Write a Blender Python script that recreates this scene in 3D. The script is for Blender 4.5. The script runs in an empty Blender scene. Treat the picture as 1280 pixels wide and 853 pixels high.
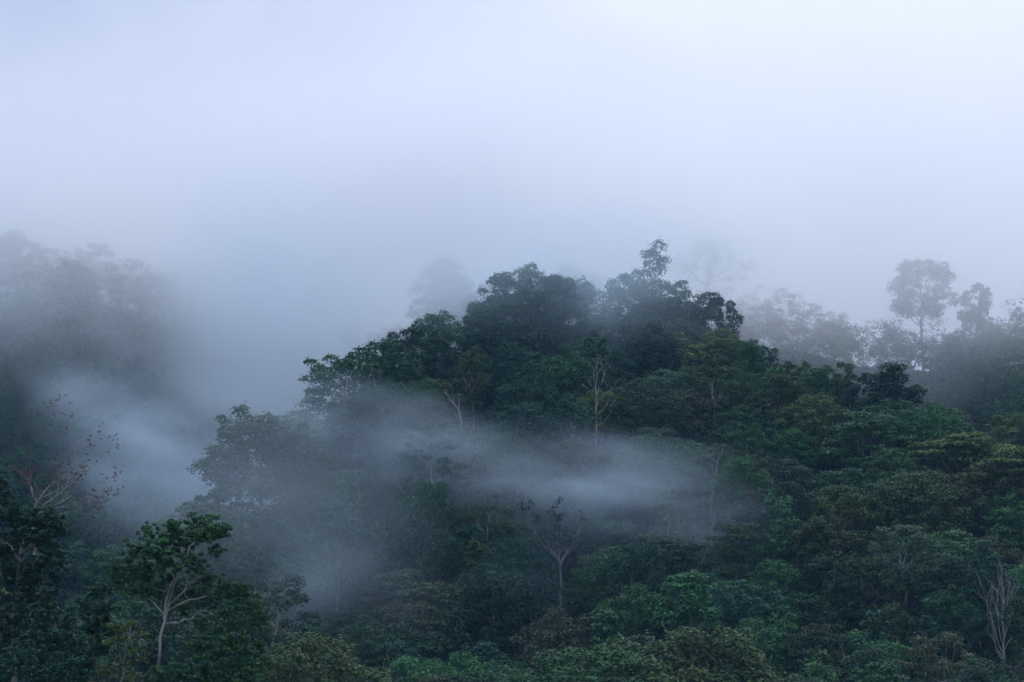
import bpy, math
import numpy as np

scene = bpy.context.scene
col = scene.collection
R2 = math.radians

# ------------------------------------------------------------------ camera
EYE = 20.0                       # eye height above the valley floor
F = 3150.0                       # focal length in pixels of a 1280 wide frame
PITCH = math.atan((780 - 426.5) / F)
cam_d = bpy.data.cameras.new("camera")
cam_d.sensor_width = 36.0
cam_d.lens = F / 1280.0 * 36.0
cam_d.clip_start = 0.5
cam_d.clip_end = 8000.0
cam = bpy.data.objects.new("camera", cam_d)
col.objects.link(cam)
cam.location = (0, 0, EYE)
cam.rotation_euler = (math.pi / 2 + PITCH, 0, 0)
scene.camera = cam

# ------------------------------------------------------------------ sky and sun
SUN_EL, SUN_AZ = R2(40), R2(17)          # azimuth clockwise from +Y
world = bpy.data.worlds.new("World")
scene.world = world
world.use_nodes = True
wn, wl = world.node_tree.nodes, world.node_tree.links
wn.clear()
out = wn.new("ShaderNodeOutputWorld")
bg = wn.new("ShaderNodeBackground")
bg.inputs["Strength"].default_value = 0.1
sky = wn.new("ShaderNodeTexSky")
sky.sky_type = 'NISHITA'
sky.sun_disc = False
sky.sun_elevation = SUN_EL
sky.sun_rotation = SUN_AZ
tc = wn.new("ShaderNodeTexCoord")
mp = wn.new("ShaderNodeMapping")
mp.inputs["Location"].default_value = (0.6, 0.0, 0.35)
nz = wn.new("ShaderNodeTexNoise")
nz.inputs["Scale"].default_value = 5.0
nz.inputs["Detail"].default_value = 3.0
nz.inputs["Roughness"].default_value = 0.45
nz.inputs["Distortion"].default_value = 0.5
mr = wn.new("ShaderNodeMapRange")
mr.inputs["From Min"].default_value = 0.3
mr.inputs["From Max"].default_value = 0.7
mr.inputs["To Min"].default_value = -0.4
mr.inputs["To Max"].default_value = 0.5
# the cloud layer is brighter and whiter towards the hidden sun, and brighter overhead than near the horizon
dot = wn.new("ShaderNodeVectorMath"); dot.operation = 'DOT_PRODUCT'
dot.inputs[1].default_value = (math.sin(SUN_AZ) * math.cos(SUN_EL), math.cos(SUN_AZ) * math.cos(SUN_EL), math.sin(SUN_EL))
glow = wn.new("ShaderNodeMapRange")
glow.interpolation_type = 'SMOOTHSTEP'
glow.inputs["From Min"].default_value = 0.80
glow.inputs["From Max"].default_value = 0.905
mul = wn.new("ShaderNodeMath"); mul.operation = 'ADD'; mul.use_clamp = True
cmix = wn.new("ShaderNodeMix"); cmix.data_type = 'VECTOR'
cmix.inputs[4].default_value = (4.35, 5.0, 6.95)
cmix.inputs[5].default_value = (7.2, 7.75, 9.4)
sep = wn.new("ShaderNodeSeparateXYZ")
zen = wn.new("ShaderNodeMapRange")
zen.inputs["From Min"].default_value = 0.1
zen.inputs["From Max"].default_value = 1.0
zen.inputs["To Min"].default_value = 1.0
zen.inputs["To Max"].default_value = 2.6
cl = wn.new("ShaderNodeVectorMath"); cl.operation = 'SCALE'
mix = wn.new("ShaderNodeMix"); mix.data_type = 'VECTOR'
mix.inputs["Factor"].default_value = 0.93            # overcast: cloud over nearly all of the blue
wl.new(tc.outputs["Generated"], mp.inputs["Vector"])
wl.new(mp.outputs["Vector"], nz.inputs["Vector"])
wl.new(nz.outputs["Fac"], mr.inputs["Value"])
wl.new(tc.outputs["Generated"], dot.inputs[0])
wl.new(dot.outputs["Value"], glow.inputs["Value"])
wl.new(mr.outputs["Result"], mul.inputs[0])
wl.new(glow.outputs["Result"], mul.inputs[1])
wl.new(mul.outputs[0], cmix.inputs["Factor"])
wl.new(cmix.outputs[1], cl.inputs[0])
wl.new(tc.outputs["Generated"], sep.inputs[0])
wl.new(sep.outputs["Z"], zen.inputs["Value"])
wl.new(zen.outputs["Result"], cl.inputs["Scale"])
wl.new(sky.outputs["Color"], mix.inputs[4])
wl.new(cl.outputs["Vector"], mix.inputs[5])
wl.new(mix.outputs[1], bg.inputs["Color"])
wl.new(bg.outputs["Background"], out.inputs["Surface"])

sun_d = bpy.data.lights.new("sun", 'SUN')
sun_d.energy = 0.5
sun_d.angle = R2(30)
sun_d.color = (1.0, 0.95, 0.88)
sun = bpy.data.objects.new("sun", sun_d)
col.objects.link(sun)
sun.location = (120, 120, 260)
sun.rotation_euler = (math.pi / 2 - SUN_EL, 0, math.pi - SUN_AZ)

scene.view_settings.view_transform = 'Standard'
scene.view_settings.look = 'None'
scene.view_settings.exposure = 0.0
scene.view_settings.gamma = 1.0
scene.view_settings.use_curve_mapping = False
cy = scene.cycles
cy.max_bounces = 10
cy.diffuse_bounces = 2
cy.glossy_bounces = 1
cy.transmission_bounces = 2
cy.transparent_max_bounces = 4
cy.volume_bounces = 6
cy.volume_max_steps = 256
cy.volume_step_rate = 1.6
cy.use_denoising = True
cy.denoiser = 'OPENIMAGEDENOISE'
cy.denoising_input_passes = 'RGB_ALBEDO_NORMAL'
scene.render.film_transparent = False

CP, SP = math.cos(PITCH), math.sin(PITCH)


def pix(px, py, d):
    """world point at plan depth d (metres along +Y) on the ray of photo pixel px, py"""
    u, v = (px - 640) / F, (426.5 - py) / F
    f, up = CP - v * SP, SP + v * CP
    return (u / f * d, d, EYE + up / f * d)


def elev(py):
    v = (426.5 - py) / F
    return (SP + v * CP) / (CP - v * SP)


def to_pix(x, y, z):
    e = (z - EYE)
    f = y * CP + e * SP
    return 640 + F * x / f, 426.5 - F * (e * CP - y * SP) / f


# ------------------------------------------------------------------ terrain
MP = np.array([-300, 0, 150, 260, 325, 385, 440, 560, 650, 810, 890, 1000, 1120, 1280, 1500], float)
MY = np.array([770, 755, 715, 640, 560, 500, 465, 420, 385, 370, 400, 450, 500, 550, 600], float)
MD = np.array([310, 320, 340, 370, 400, 425, 445, 470, 490, 500, 490, 470, 445, 410, 380], float)
MB = np.array([290, 290, 292, 295, 300, 305, 308, 312, 315, 315, 312, 305, 297, 288, 280], float)
BP = np.array([-400, 0, 60, 130, 200, 240, 300, 380, 480, 560, 640, 760, 880, 960, 1080, 1200, 1280, 1600], float)
BY = np.array([280, 312, 318, 326, 338, 352, 390, 405, 400, 385, 372, 366, 362, 375, 398, 398, 400, 415], float)
BD = np.array([680, 690, 690, 695, 700, 700, 700, 690, 680, 680, 690, 700, 700, 690, 680, 680, 680, 680], float)
BB = np.array([470, 470, 472, 475, 480, 490, 520, 545, 565, 575, 580, 585, 580, 570, 550, 540, 530, 520], float)
CAN = 11.0


def ss(a, b, x):
    t = np.clip((x - a) / (b - a), 0, 1)
    return t * t * (3 - 2 * t)


def relief(x, y):
    return (2.1 * np.sin(x * .071 + 1.3 + 1.7 * np.sin(y * .021)) * np.sin(y * .047 + .6)
            + 1.5 * np.sin(x * .127 + y * .083 + 2.1) + 1.0 * np.sin(x * .21 - y * .15))


def height(x, y):
    x, y = np.asarray(x, float), np.asarray(y, float)
    U = np.clip(x / np.maximum(y, 60.0), -.5, .5)
    px = 640 + F * U * .985
    d = y
    floor = 18.3 * (1 - ss(8, 110, d)) + 0.6 * np.sin(x * .05) * np.sin(y * .04)

    def hill(P, Y, D, B, back, zmin):
        Dr, Db = np.interp(px, P, D), np.interp(px, P, B)
        v = (426.5 - np.interp(px, P, Y)) / F
        zr = EYE + (SP + v * CP) / (CP - v * SP) * Dr - CAN
        t = np.clip((d - Db) / (Dr - Db), 0, 1)
        front = zr * (.55 * t + .45 * ss(0, 1, t))
        rear = np.maximum(zr - (d - Dr) * back, zmin)
        return np.where(d <= Dr, front, rear), t
    m, tm = hill(MP, MY, MD, MB, .55, 0.0)
    b, tb = hill(BP, BY, BD, BB, .12, 45.0)
    k = 3.0
    h = np.logaddexp(m / k, b / k) * k - 2.0
    rl = relief(x, y) * ss(0, .25, np.maximum(tm, tb)) * (1 - .6 * ss(.75, 1.0, np.where(d < 520, tm, tb)))
    return np.maximum(h + rl, -1.0) + floor


def ground_at(x, y):
    return float(height(x, y))


# ------------------------------------------------------------------ mesh helpers
def new_mesh(name, verts, faces, mat, smooth=False):
    verts = np.asarray(verts, np.float32); faces = np.asarray(faces, np.int32)
    me = bpy.data.meshes.new(name)
    n, k = faces.shape
    me.vertices.add(len(verts)); me.vertices.foreach_set("co", verts.ravel())
    me.loops.add(n * k); me.loops.foreach_set("vertex_index", faces.ravel())
    me.polygons.add(n)
    me.polygons.foreach_set("loop_start", np.arange(0, n * k, k, dtype=np.int32))
    if smooth:
        me.polygons.foreach_set("use_smooth", np.ones(n, bool))
    me.materials.append(mat)
    me.update(calc_edges=True)
    return me


def link(name, me, parent=None):
    o = bpy.data.objects.new(name, me)
    col.objects.link(o)
    if parent: o.parent = parent
    return o


class Acc:
    def __init__(s): s.v, s.f, s.n = [], [], 0
    def add(s, v, f):
        s.v.append(np.asarray(v, float)); s.f.append(np.asarray(f, int) + s.n); s.n += len(v)
    def done(s): return np.concatenate(s.v), np.concatenate(s.f)


def tube(acc, pts, rad, sides=6):
    pts = np.asarray(pts, float); rad = np.asarray(rad, float)
    n = len(pts)
    tan = np.gradient(pts, axis=0)
    tan /= np.linalg.norm(tan, axis=1, keepdims=True) + 1e-9
    ref = np.where(np.abs(tan[:, 2:3]) > .9, np.array([[1., 0, 0]]), np.array([[0, 0, 1.]]))
    a = np.cross(tan, ref); a /= np.linalg.norm(a, axis=1, keepdims=True) + 1e-9
    b = np.cross(tan, a)
    th = np.arange(sides) * 2 * math.pi / sides
    v = pts[:, None] + rad[:, None, None] * (np.cos(th)[None, :, None] * a[:, None] + np.sin(th)[None, :, None] * b[:, None])
    v = v.reshape(-1, 3)
    i = np.arange(n - 1)[:, None] * sides + np.arange(sides)[None]
    j = np.arange(n - 1)[:, None] * sides + (np.arange(sides)[None] + 1) % sides
    f = np.stack([i, j, j + sides, i + sides], -1).reshape(-1, 4)
    acc.add(v, f)


def curve(rng, a, b, n=5, wob=.06, lift=0.0):
    a, b = np.asarray(a, float), np.asarray(b, float)
    t = np.linspace(0, 1, n)[:, None]
    L = np.linalg.norm(b - a)
    p = a + (b - a) * t
    p += np.sin(t * math.pi) * rng.normal(0, wob * L, (1, 3)) + np.sin(t * math.pi * 2) * rng.normal(0, wob * .5 * L, (1, 3))
    p[:, 2] += (np.sin(t * math.pi) * lift * L)[:, 0]
    return p


def leaves(rng, cen, rad, flat, per, size, up=.5, shell=(.6, 1.05), low=-.35, stray=.14):
    """diamond leaf sprays over the surface of each foliage clump; returns verts, faces"""
    cen = np.asarray(cen, float); K = len(cen)
    rad = np.broadcast_to(rad, (K,)); flat = np.broadcast_to(flat, (K,))
    per = np.maximum(3, (np.broadcast_to(per, (K,)) * rng.uniform(.75, 1.25, K)).astype(int))
    idx = np.repeat(np.arange(K), per); N = len(idx)
    d = rng.normal(size=(N, 3)); d /= np.linalg.norm(d, axis=1, keepdims=True)
    flip = (d[:, 2] < low) & (rng.random(N) < .8)
    d[flip, 2] *= -1
    rho = rng.uniform(shell[0], shell[1], N) ** .7
    rho = np.where(rng.random(N) < stray, rho * rng.uniform(1.05, 1.5, N), rho)
    # lumpy clumps
    ph = rng.uniform(0, 6.28, (K, 3))[idx]
    lump = 1 + .18 * np.sin(d[:, 0] * 4 + ph[:, 0]) * np.sin(d[:, 1] * 4 + ph[:, 1]) + .1 * np.sin(d[:, 2] * 7 + ph[:, 2])
    r = rad[idx] * rho * lump
    p = cen[idx] + d * r[:, None] * np.stack([np.ones(N), np.ones(N), flat[idx]], -1)
    n = d * .55 + np.array([0, 0, up * 1.35]) + rng.normal(0, .34, (N, 3))
    n /= np.linalg.norm(n, axis=1, keepdims=True)
    t = d * np.array([1, 1, .3]) + rng.normal(0, .7, (N, 3)) + np.array([0, 0, -.25])
    t -= n * np.sum(t * n, 1, keepdims=True)
    t /= np.linalg.norm(t, axis=1, keepdims=True) + 1e-9
    s = np.cross(n, t)
    L = size * rng.uniform(.65, 1.35, N)[:, None]
    W = L * rng.uniform(.26, .4, N)[:, None]
    base = p - t * L * .5
    tip = p + t * L * .5 - n * L * .12
    m1 = p + s * W + n * L * .07
    m2 = p - s * W + n * L * .07
    v = np.stack([base, m1, tip, m2], 1).reshape(-1, 3)
    return v, np.arange(N * 4).reshape(-1, 4)


# ------------------------------------------------------------------ materials
def new_mat(name):
    m = bpy.data.materials.new(name); m.use_nodes = True
    nt = m.node_tree
    return m, nt, nt.nodes, nt.links, nt.nodes["Principled BSDF"]


def foliage_mat(name, tint=None, attr=False):
    m, nt, N, L, bs = new_mat(name)
    if attr:
        src = N.new("ShaderNodeAttribute"); src.attribute_name = "tint"; base = src.outputs["Color"]
    else:
        oi = N.new("ShaderNodeObjectInfo"); base = oi.outputs["Color"]
    ge = N.new("ShaderNodeNewGeometry")
    hs = N.new("ShaderNodeHueSaturation")
    h = N.new("ShaderNodeMapRange"); h.inputs["To Min"].default_value = .475; h.inputs["To Max"].default_value = .53
    v = N.new("ShaderNodeMapRange"); v.inputs["To Min"].default_value = .62; v.inputs["To Max"].default_value = 1.4
    L.new(ge.outputs["Random Per Island"], h.inputs["Value"])
    mm = N.new("ShaderNodeMath"); mm.operation = 'MULTIPLY'; mm.inputs[1].default_value = 7.31
    fr = N.new("ShaderNodeMath"); fr.operation = 'FRACT'
    L.new(ge.outputs["Random Per Island"], mm.inputs[0]); L.new(mm.outputs[0], fr.inputs[0])
    L.new(fr.outputs[0], v.inputs["Value"])
    # sprays of younger, yellower leaves here and there
    tco = N.new("ShaderNodeTexCoord")
    no = N.new("ShaderNodeTexNoise"); no.inputs["Scale"].default_value = .55; no.inputs["Detail"].default_value = 2
    L.new(tco.outputs["Object"], no.inputs["Vector"])
    mr_ = N.new("ShaderNodeMapRange"); mr_.inputs["From Min"].default_value = .5; mr_.inputs["From Max"].default_value = .72
    mr_.inputs["To Max"].default_value = .55
    L.new(no.outputs["Fac"], mr_.inputs["Value"])
    mx = N.new("ShaderNodeMix"); mx.data_type = 'RGBA'; mx.blend_type = 'MULTIPLY'
    mx.inputs["B"].default_value = (1.65, 1.5, 1.0, 1)
    L.new(mr_.outputs["Result"], mx.inputs["Factor"]); L.new(base, mx.inputs["A"])
    L.new(mx.outputs["Result"], hs.inputs["Color"])
    L.new(h.outputs["Result"], hs.inputs["Hue"]); L.new(v.outputs["Result"], hs.inputs["Value"])
    L.new(hs.outputs["Color"], bs.inputs["Base Color"])
    bs.inputs["Roughness"].default_value = .62
    bs.inputs["Specular IOR Level"].default_value = .16
    tr = N.new("ShaderNodeBsdfTranslucent")
    L.new(hs.outputs["Color"], tr.inputs["Color"])
    ms = N.new("ShaderNodeMixShader"); ms.inputs[0].default_value = .22
    L.new(bs.outputs[0], ms.inputs[1]); L.new(tr.outputs[0], ms.inputs[2])
    L.new(ms.outputs[0], N["Material Output"].inputs["Surface"])
    return m


def bark_mat(name, c1, c2, scale=1.2):
    m, nt, N, L, bs = new_mat(name)
    tco = N.new("ShaderNodeTexCoord")
    mpn = N.new("ShaderNodeMapping"); mpn.inputs["Scale"].default_value = (1, 1, .35)
    no = N.new("ShaderNodeTexNoise"); no.inputs["Scale"].default_value = scale; no.inputs["Detail"].default_value = 5
    cr = N.new("ShaderNodeValToRGB")
    cr.color_ramp.elements[0].color = (*c1, 1); cr.color_ramp.elements[1].color = (*c2, 1)
    cr.color_ramp.elements[0].position = .38; cr.color_ramp.elements[1].position = .62
    L.new(tco.outputs["Object"], mpn.inputs["Vector"]); L.new(mpn.outputs["Vector"], no.inputs["Vector"])
    L.new(no.outputs["Fac"], cr.inputs["Fac"]); L.new(cr.outputs["Color"], bs.inputs["Base Color"])
    bp = N.new("ShaderNodeBump"); bp.inputs["Strength"].default_value = .5; bp.inputs["Distance"].default_value = .05
    L.new(no.outputs["Fac"], bp.inputs["Height"]); L.new(bp.outputs["Normal"], bs.inputs["Normal"])
    bs.inputs["Roughness"].default_value = .85
    return m


M_LEAF = foliage_mat("leaves")
M_LEAF_ATTR = foliage_mat("forest_leaves", attr=True)
M_PALE = bark_mat("pale_bark", (.12, .115, .105), (.33, .32, .30))
M_GREY = bark_mat("grey_bark", (.10, .09, .075), (.24, .22, .19))
M_BROWN = bark_mat("brown_bark", (.05, .04, .03), (.12, .095, .07))

# soil and leaf litter
m_soil, nt, N, L, bs = new_mat("forest_floor")
tco = N.new("ShaderNodeTexCoord")
no = N.new("ShaderNodeTexNoise"); no.inputs["Scale"].default_value = .35; no.inputs["Detail"].default_value = 8
cr = N.new("ShaderNodeValToRGB")
cr.color_ramp.elements[0].color = (.010, .024, .012, 1); cr.color_ramp.elements[1].color = (.028, .048, .02, 1)
L.new(tco.outputs["Object"], no.inputs["Vector"]); L.new(no.outputs["Fac"], cr.inputs["Fac"])
L.new(cr.outputs["Color"], bs.inputs["Base Color"]); bs.inputs["Roughness"].default_value = .95

# ground sheet
xs = np.concatenate([np.linspace(-900, -260, 33)[:-1], np.linspace(-260, 260, 131), np.linspace(260, 900, 33)[1:]])
ys = np.concatenate([np.linspace(-120, 230, 60)[:-1], np.linspace(230, 760, 134), np.linspace(760, 1700, 40)[1:]])
X, Y = np.meshgrid(xs, ys)
Z = height(X, Y)
nx, ny = len(xs), len(ys)
ii = (np.arange(ny - 1)[:, None] * nx + np.arange(nx - 1)[None]).ravel()
g = link("ground", new_mesh("ground", np.stack([X, Y, Z], -1).reshape(-1, 3),
                            np.stack([ii, ii + 1, ii + nx + 1, ii + nx], -1), m_soil, True))
g["kind"] = "structure"

# ------------------------------------------------------------------ tree prototypes
def spread_points(rng, n, gen, cand=10):
    pts = [gen()]
    for _ in range(n - 1):
        c = np.array([gen() for _ in range(cand)])
        dd = np.min(np.linalg.norm(c[:, None] - np.array(pts)[None], axis=2), axis=1)
        pts.append(c[np.argmax(dd)])
    return np.array(pts)


def crown_layout(kind, rng, H, R):
    """clump centres, radii and flattening for a crown kind"""
    if kind == 'domed':
        zb = H * .16
        sd = rng.uniform(0, 6)
        def gen():
            a = rng.uniform(0, 6.283); t = rng.uniform(0, 1)
            env = math.sqrt(max(.02, 1 - max(0, (t - .42) / .58) ** 2)) * (.78 + .22 * min(1, t / .42))
            q = env * (rng.uniform(.7, .95) if rng.random() < .85 else rng.uniform(.2, .6))
            lob = 1 + .16 * math.sin(3 * a + sd) + .1 * math.sin(5 * a + 2 * sd + 4 * t)
            return np.array([R * q * lob * math.cos(a), R * q * lob * math.sin(a), zb + (H - zb) * t * .95])
        c = spread_points(rng, 120 if R < 7 else 210, gen, 7)
        return c, R * rng.uniform(.10, .215, len(c)), rng.uniform(.55, .85, len(c))
    if kind in ('billowy', 'parasol'):
        c, r = [], []
        lo_, hi_ = (.2, 1.0) if kind == 'billowy' else (.48, 1.0)
        zb = H * lo_
        wide_ = .66 if kind == 'billowy' else .8
        def gs():
            a = rng.uniform(0, 6.28); t = rng.random()
            q = wide_ * math.sqrt(max(.03, 1 - max(0, (t - .35) / .65) ** 2)) * rng.uniform(.75 if kind == 'billowy' else .35, 1)
            return np.array([R * q * math.cos(a), R * q * math.sin(a), zb + (H - zb) * (.08 + .78 * t)])
        subs = spread_points(rng, 15, gs)
        for s in subs:
            sr = R * rng.uniform(.27, .4) * (1 if kind == 'billowy' else .75)
            for d in spread_points(rng, 8, lambda: (lambda q: q / np.linalg.norm(q))(rng.normal(size=3) + np.array([0, 0, .45])), 5):
                c.append(s + d * sr * np.array([1, 1, .85])); r.append(R * rng.uniform(.09, .19))
        c = np.array(c); c[:, 2] *= H / (c[:, 2].max() + .1 * R)
        return c, np.array(r), rng.uniform(.75, 1.05, len(c))
    if kind == 'tiered':
        c = []
        for lv, (z, q) in enumerate(((1.0, .45), (.92, .8), (.81, 1.0), (.68, .95), (.52, .8), (.36, .65))):
            n = 4 + 3 * (lv < 3) + (lv > 0)
            a0 = rng.uniform(0, 6.28)
            for k in range(n):
                a = a0 + 6.283 * k / n + rng.normal(0, .25); rr = R * q * rng.uniform(.35, .85)
                c.append((rr * math.cos(a), rr * math.sin(a), H * z * rng.uniform(.87, 1.03)))
        c = np.array(c)
        return c, R * rng.uniform(.2, .36, len(c)), rng.uniform(.2, .42, len(c))
    if kind == 'open':
        zb = H * .3
        def gen():
            d = rng.normal(size=3); d /= np.linalg.norm(d); q = rng.uniform(.55, 1)
            return np.array([d[0] * R * q, d[1] * R * q, zb + (H - zb) * (.5 + .48 * d[2] * q)])
        c = spread_points(rng, 44, gen, 6)
        return c, R * rng.uniform(.13, .26, len(c)), rng.uniform(.45, .75, len(c))
    if kind == 'slender':
        zb = H * .28
        def gen():
            t = rng.random(); a = rng.uniform(0, 6.28)
            q = (.35 + .65 * math.sin(math.pi * min(1, t * .85 + .12))) * rng.uniform(.3, .95)
            return np.array([R * q * math.cos(a), R * q * math.sin(a), zb + (H - zb) * t * .96])
        c = spread_points(rng, 40, gen, 6)
        return c, R * rng.uniform(.26, .42, len(c)), rng.uniform(.6, .95, len(c))
    if kind == 'conical':
        zb = H * .1
        def gen():
            t = rng.random() ** 1.3; a = rng.uniform(0, 6.28)
            q = (1 - t) * rng.uniform(.55, .95) + .03
            return np.array([R * q * math.cos(a), R * q * math.sin(a), zb + (H - zb) * t * .97])
        c = spread_points(rng, 44, gen, 6)
        tt = (c[:, 2] - zb) / (H - zb)
        return c, R * (.3 - .16 * tt) * rng.uniform(.8, 1.2, len(c)), rng.uniform(.4, .6, len(c))
    if kind == 'draped':
        zb = H * .12
        def gen():
            t = rng.random(); a = rng.uniform(0, 6.28)
            q = (.55 + .45 * ss(.35, .75, t)) * rng.uniform(.55, .98) * (1 if t < .85 else .75)
            return np.array([R * q * math.cos(a), R * q * math.sin(a), zb + (H - zb) * t * .95])
        c = spread_points(rng, 70, gen, 6)
        tt = (c[:, 2] - zb) / (H - zb)
        return c, R * rng.uniform(.17, .3, len(c)), np.where(tt < .6, rng.uniform(1.3, 2.2, len(c)), rng.uniform(.6, .9, len(c)))
    raise ValueError(kind)


def build_tree(kind, seed, H, R, leaf=.46, dens=1.0, bark=None, lean=(0, 0), nlimb=6, tops=None, clumps=None, limb_parts=False, per_m2=None, up=.5):
    """returns dict of meshes: trunk, limbs (list), crown"""
    rng = np.random.default_rng(seed)
    if clumps is None:
        c, r, fl = crown_layout(kind, rng, H, R)
    else:
        c, r, fl = [np.asarray(q, float) for q in clumps]
    lean = np.array([lean[0], lean[1], 0.])
    c = c + lean * (c[:, 2:3] / H) if clumps is None else c
    # leaf count follows the clump's surface
    per = dens * 1.7 * 4 * math.pi * r ** 2 * (.35 + .65 * fl) / (leaf ** 2 * .62)
    v, f = leaves(rng, c, r, fl, per, leaf, up=up)
    crown = new_mesh("crown", v, f, M_LEAF)
    # wood
    rt = .0085 * H + .03
    zf = H * .42
    top = np.array([*(lean[:2] * .7), H * .78])
    fork = np.array([*(lean[:2] * zf / H * .8), zf])
    tr = Acc()
    path = np.concatenate([curve(rng, (0, 0, -1.5), fork, 6, .02), curve(rng, fork, top, 5, .05)[1:]])
    tube(tr, path, np.concatenate([np.linspace(rt * 1.35, rt, 6), np.linspace(rt, rt * .25, 5)[1:]]), 7)
    az = np.arctan2(c[:, 1] - fork[1], c[:, 0] - fork[0]) + rng.uniform(0, 6.28)
    grp = (np.floor((az % 6.2832) / 6.2832 * nlimb)).astype(int) % nlimb
    limbs = []
    tot = Acc() if not limb_parts else None
    for k in range(nlimb):
        mem = np.where(grp == k)[0]
        if len(mem) == 0: continue
        if len(mem) > 9: mem = rng.choice(mem, 9, replace=False)
        acc = Acc() if limb_parts else tr
        st = path[rng.integers(4, 8)]
        cen = c[mem].mean(0)
        end = cen + (cen - st) * .1
        lp = curve(rng, st, end, 6, .07, .04)
        rl = rt * rng.uniform(.4, .58)
        tube(acc, lp, np.linspace(rl, rl * .35, 6), 5)
        for m_ in mem:
            s2 = lp[rng.integers(2, 6)]
            bp = curve(rng, s2, c[m_], 4, .09, .04)
            tube(acc, bp, np.linspace(rl * .4, rl * .12, 4), 4)
        if limb_parts:
            limbs.append(new_mesh("limb", *acc.done(), bark or M_GREY, True))
    trunk = new_mesh("trunk", *tr.done(), bark or M_GREY, True)
    return dict(trunk=trunk, limbs=limbs, crown=crown, H=H, R=R)


def grow(rng, acc, tips, p, d, L, r, depth, spread=.6, upw=.25, kids=(2, 4), sides=5, shrink=.68):
    """recursive bare branching; appends twigs to acc, twig ends to tips"""
    q = [p]; dd = d
    for i in range(3):
        dd = dd + rng.normal(0, .2, 3) + np.array([0, 0, upw * .25]); dd /= np.linalg.norm(dd)
        q.append(q[-1] + dd * L / 3)
    tube(acc, q, np.linspace(r, r * .6, 4), max(3, sides))
    if depth == 0:
        tips.append((q[-1], dd)); tips.append((q[2], dd)); return
    for k in range(rng.integers(*kids)):
        s = q[rng.integers(1, 4)] if k else q[3]
        nd = dd + rng.normal(0, spread, 3) + np.array([0, 0, upw]); nd /= np.linalg.norm(nd)
        grow(rng, acc, tips, s, nd, L * shrink * rng.uniform(.8, 1.15), r * .58, depth - 1, spread, upw, kids, sides - 1, shrink)


def build_bare(seed, trunk_path, r0, limb_list, depth=3, bark=None, leaf=None, leaf_n=3, spread=.5, upw=.25, twig=True):
    """a mostly leafless tree. limb_list: (t along trunk, direction, length, radius)"""
    rng = np.random.default_rng(seed)
    tp = np.asarray(trunk_path, float)
    tr = Acc()
    t = np.linspace(0, 1, len(tp))
    tube(tr, tp, r0 * (1.15 - .75 * t), 7)
    limbs, tips = [], []
    for (tt, d, L_, r_) in limb_list:
        a = Acc()
        p = np.array([np.interp(tt, t, tp[:, k]) for k in range(3)])
        d = np.asarray(d, float); d /= np.linalg.norm(d)
        grow(rng, a, tips, p, d, L_, r_, depth, spread, upw)
        limbs.append(new_mesh("limb", *a.done(), bark or M_PALE, True))
    trunk = new_mesh("trunk", *tr.done(), bark or M_PALE, True)
    crown = None
    if leaf:
        cen = np.array([a for a, b in tips])
        keep = rng.random(len(cen)) < leaf.get('keep', 1.0)
        v, f = leaves(rng, cen[keep], leaf.get('r', .35), .7, leaf_n, leaf['size'], up=.3, shell=(.2, 1.0))
        crown = new_mesh("crown", v, f, M_LEAF)
    return dict(trunk=trunk, limbs=limbs, crown=crown, H=float(tp[:, 2].max()), R=4.0)


ALL = []            # every tree: dict(o, px, py, kind, tone, label)


def place(proto, name, loc, rz=0., s=(1, 1, 1), tint=(.05, .085, .03), part_names=('trunk', 'limb', 'crown')):
    e = bpy.data.objects.new(name, None)
    e.empty_display_size = .5
    col.objects.link(e)
    e.location = loc; e.rotation_euler = (0, 0, rz); e.scale = s
    t = link(part_names[0], proto['trunk'], e)
    for lm in proto['limbs']:
        link(part_names[1], lm, t)
    if proto['crown']:
        c = link(part_names[2], proto['crown'], e); c.color = (*tint, 1)
    e['category'] = 'tree'
    return e


TONES = {                     # leaf colours
    'glossy green': (0.043, 0.117, 0.040),
    'dark green': (0.019, 0.055, 0.026), 'deep green': (0.024, 0.079, 0.031), 'mid green': (0.040, 0.109, 0.036),
    'olive': (0.058, 0.097, 0.034), 'yellow-green': (0.086, 0.136, 0.034), 'bright green': (0.042, 0.144, 0.041),
    'brownish': (0.056, 0.069, 0.038), 'blue-green': (0.021, 0.074, 0.044), 'grey-green': (0.052, 0.099, 0.054)}


def front_spot(px, top, H, dmin=240, dmax=520):
    """the plan depth at which a tree of height H standing on the slope has its top on photo pixel (px, top)"""
    best = None
    for d in np.arange(dmin, dmax, 1.0):
        x, y, z = pix(px, top, d)
        e = abs(ground_at(x, y) + H - z)
        if best is None or e < best[0]:
            best = (e, d)
        if e < .6: break
    d = best[1]
    x, y, z = pix(px, top, d)
    return x, y, ground_at(x, y)


LAND = []           # landmark trees (px, py of crown centre, short name, radius px)


def landmark(proto, name, px, top, label, short, scale=1.0, rz=0., tone='deep green', d=None, wide=1.0, dmin=240, dmax=520, rpx=None, hide=.15):
    H = proto['H'] * scale
    if d is None:
        x, y, z = front_spot(px, top, H, dmin, dmax)
    else:
        x, y, zt = pix(px, top, d)
        z = ground_at(x, y)
        # stretch to stand on its ground and still reach its top
        scale = (zt - z) / proto['H']
        H = zt - z
    e = place(proto, name, (x, y, z), rz, (scale * wide, scale * wide, scale), TONES[tone])
    e['label'] = label
    cx, cy = to_pix(x, y, z + H * .75)
    rp = rpx or F * proto['R'] * scale * wide / y
    LAND.append((cx, cy, short, rp))
    ALL.append(dict(x=x, y=y, r=proto['R'] * scale * wide, px=cx, py=cy, lab=label))
    return e


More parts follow.
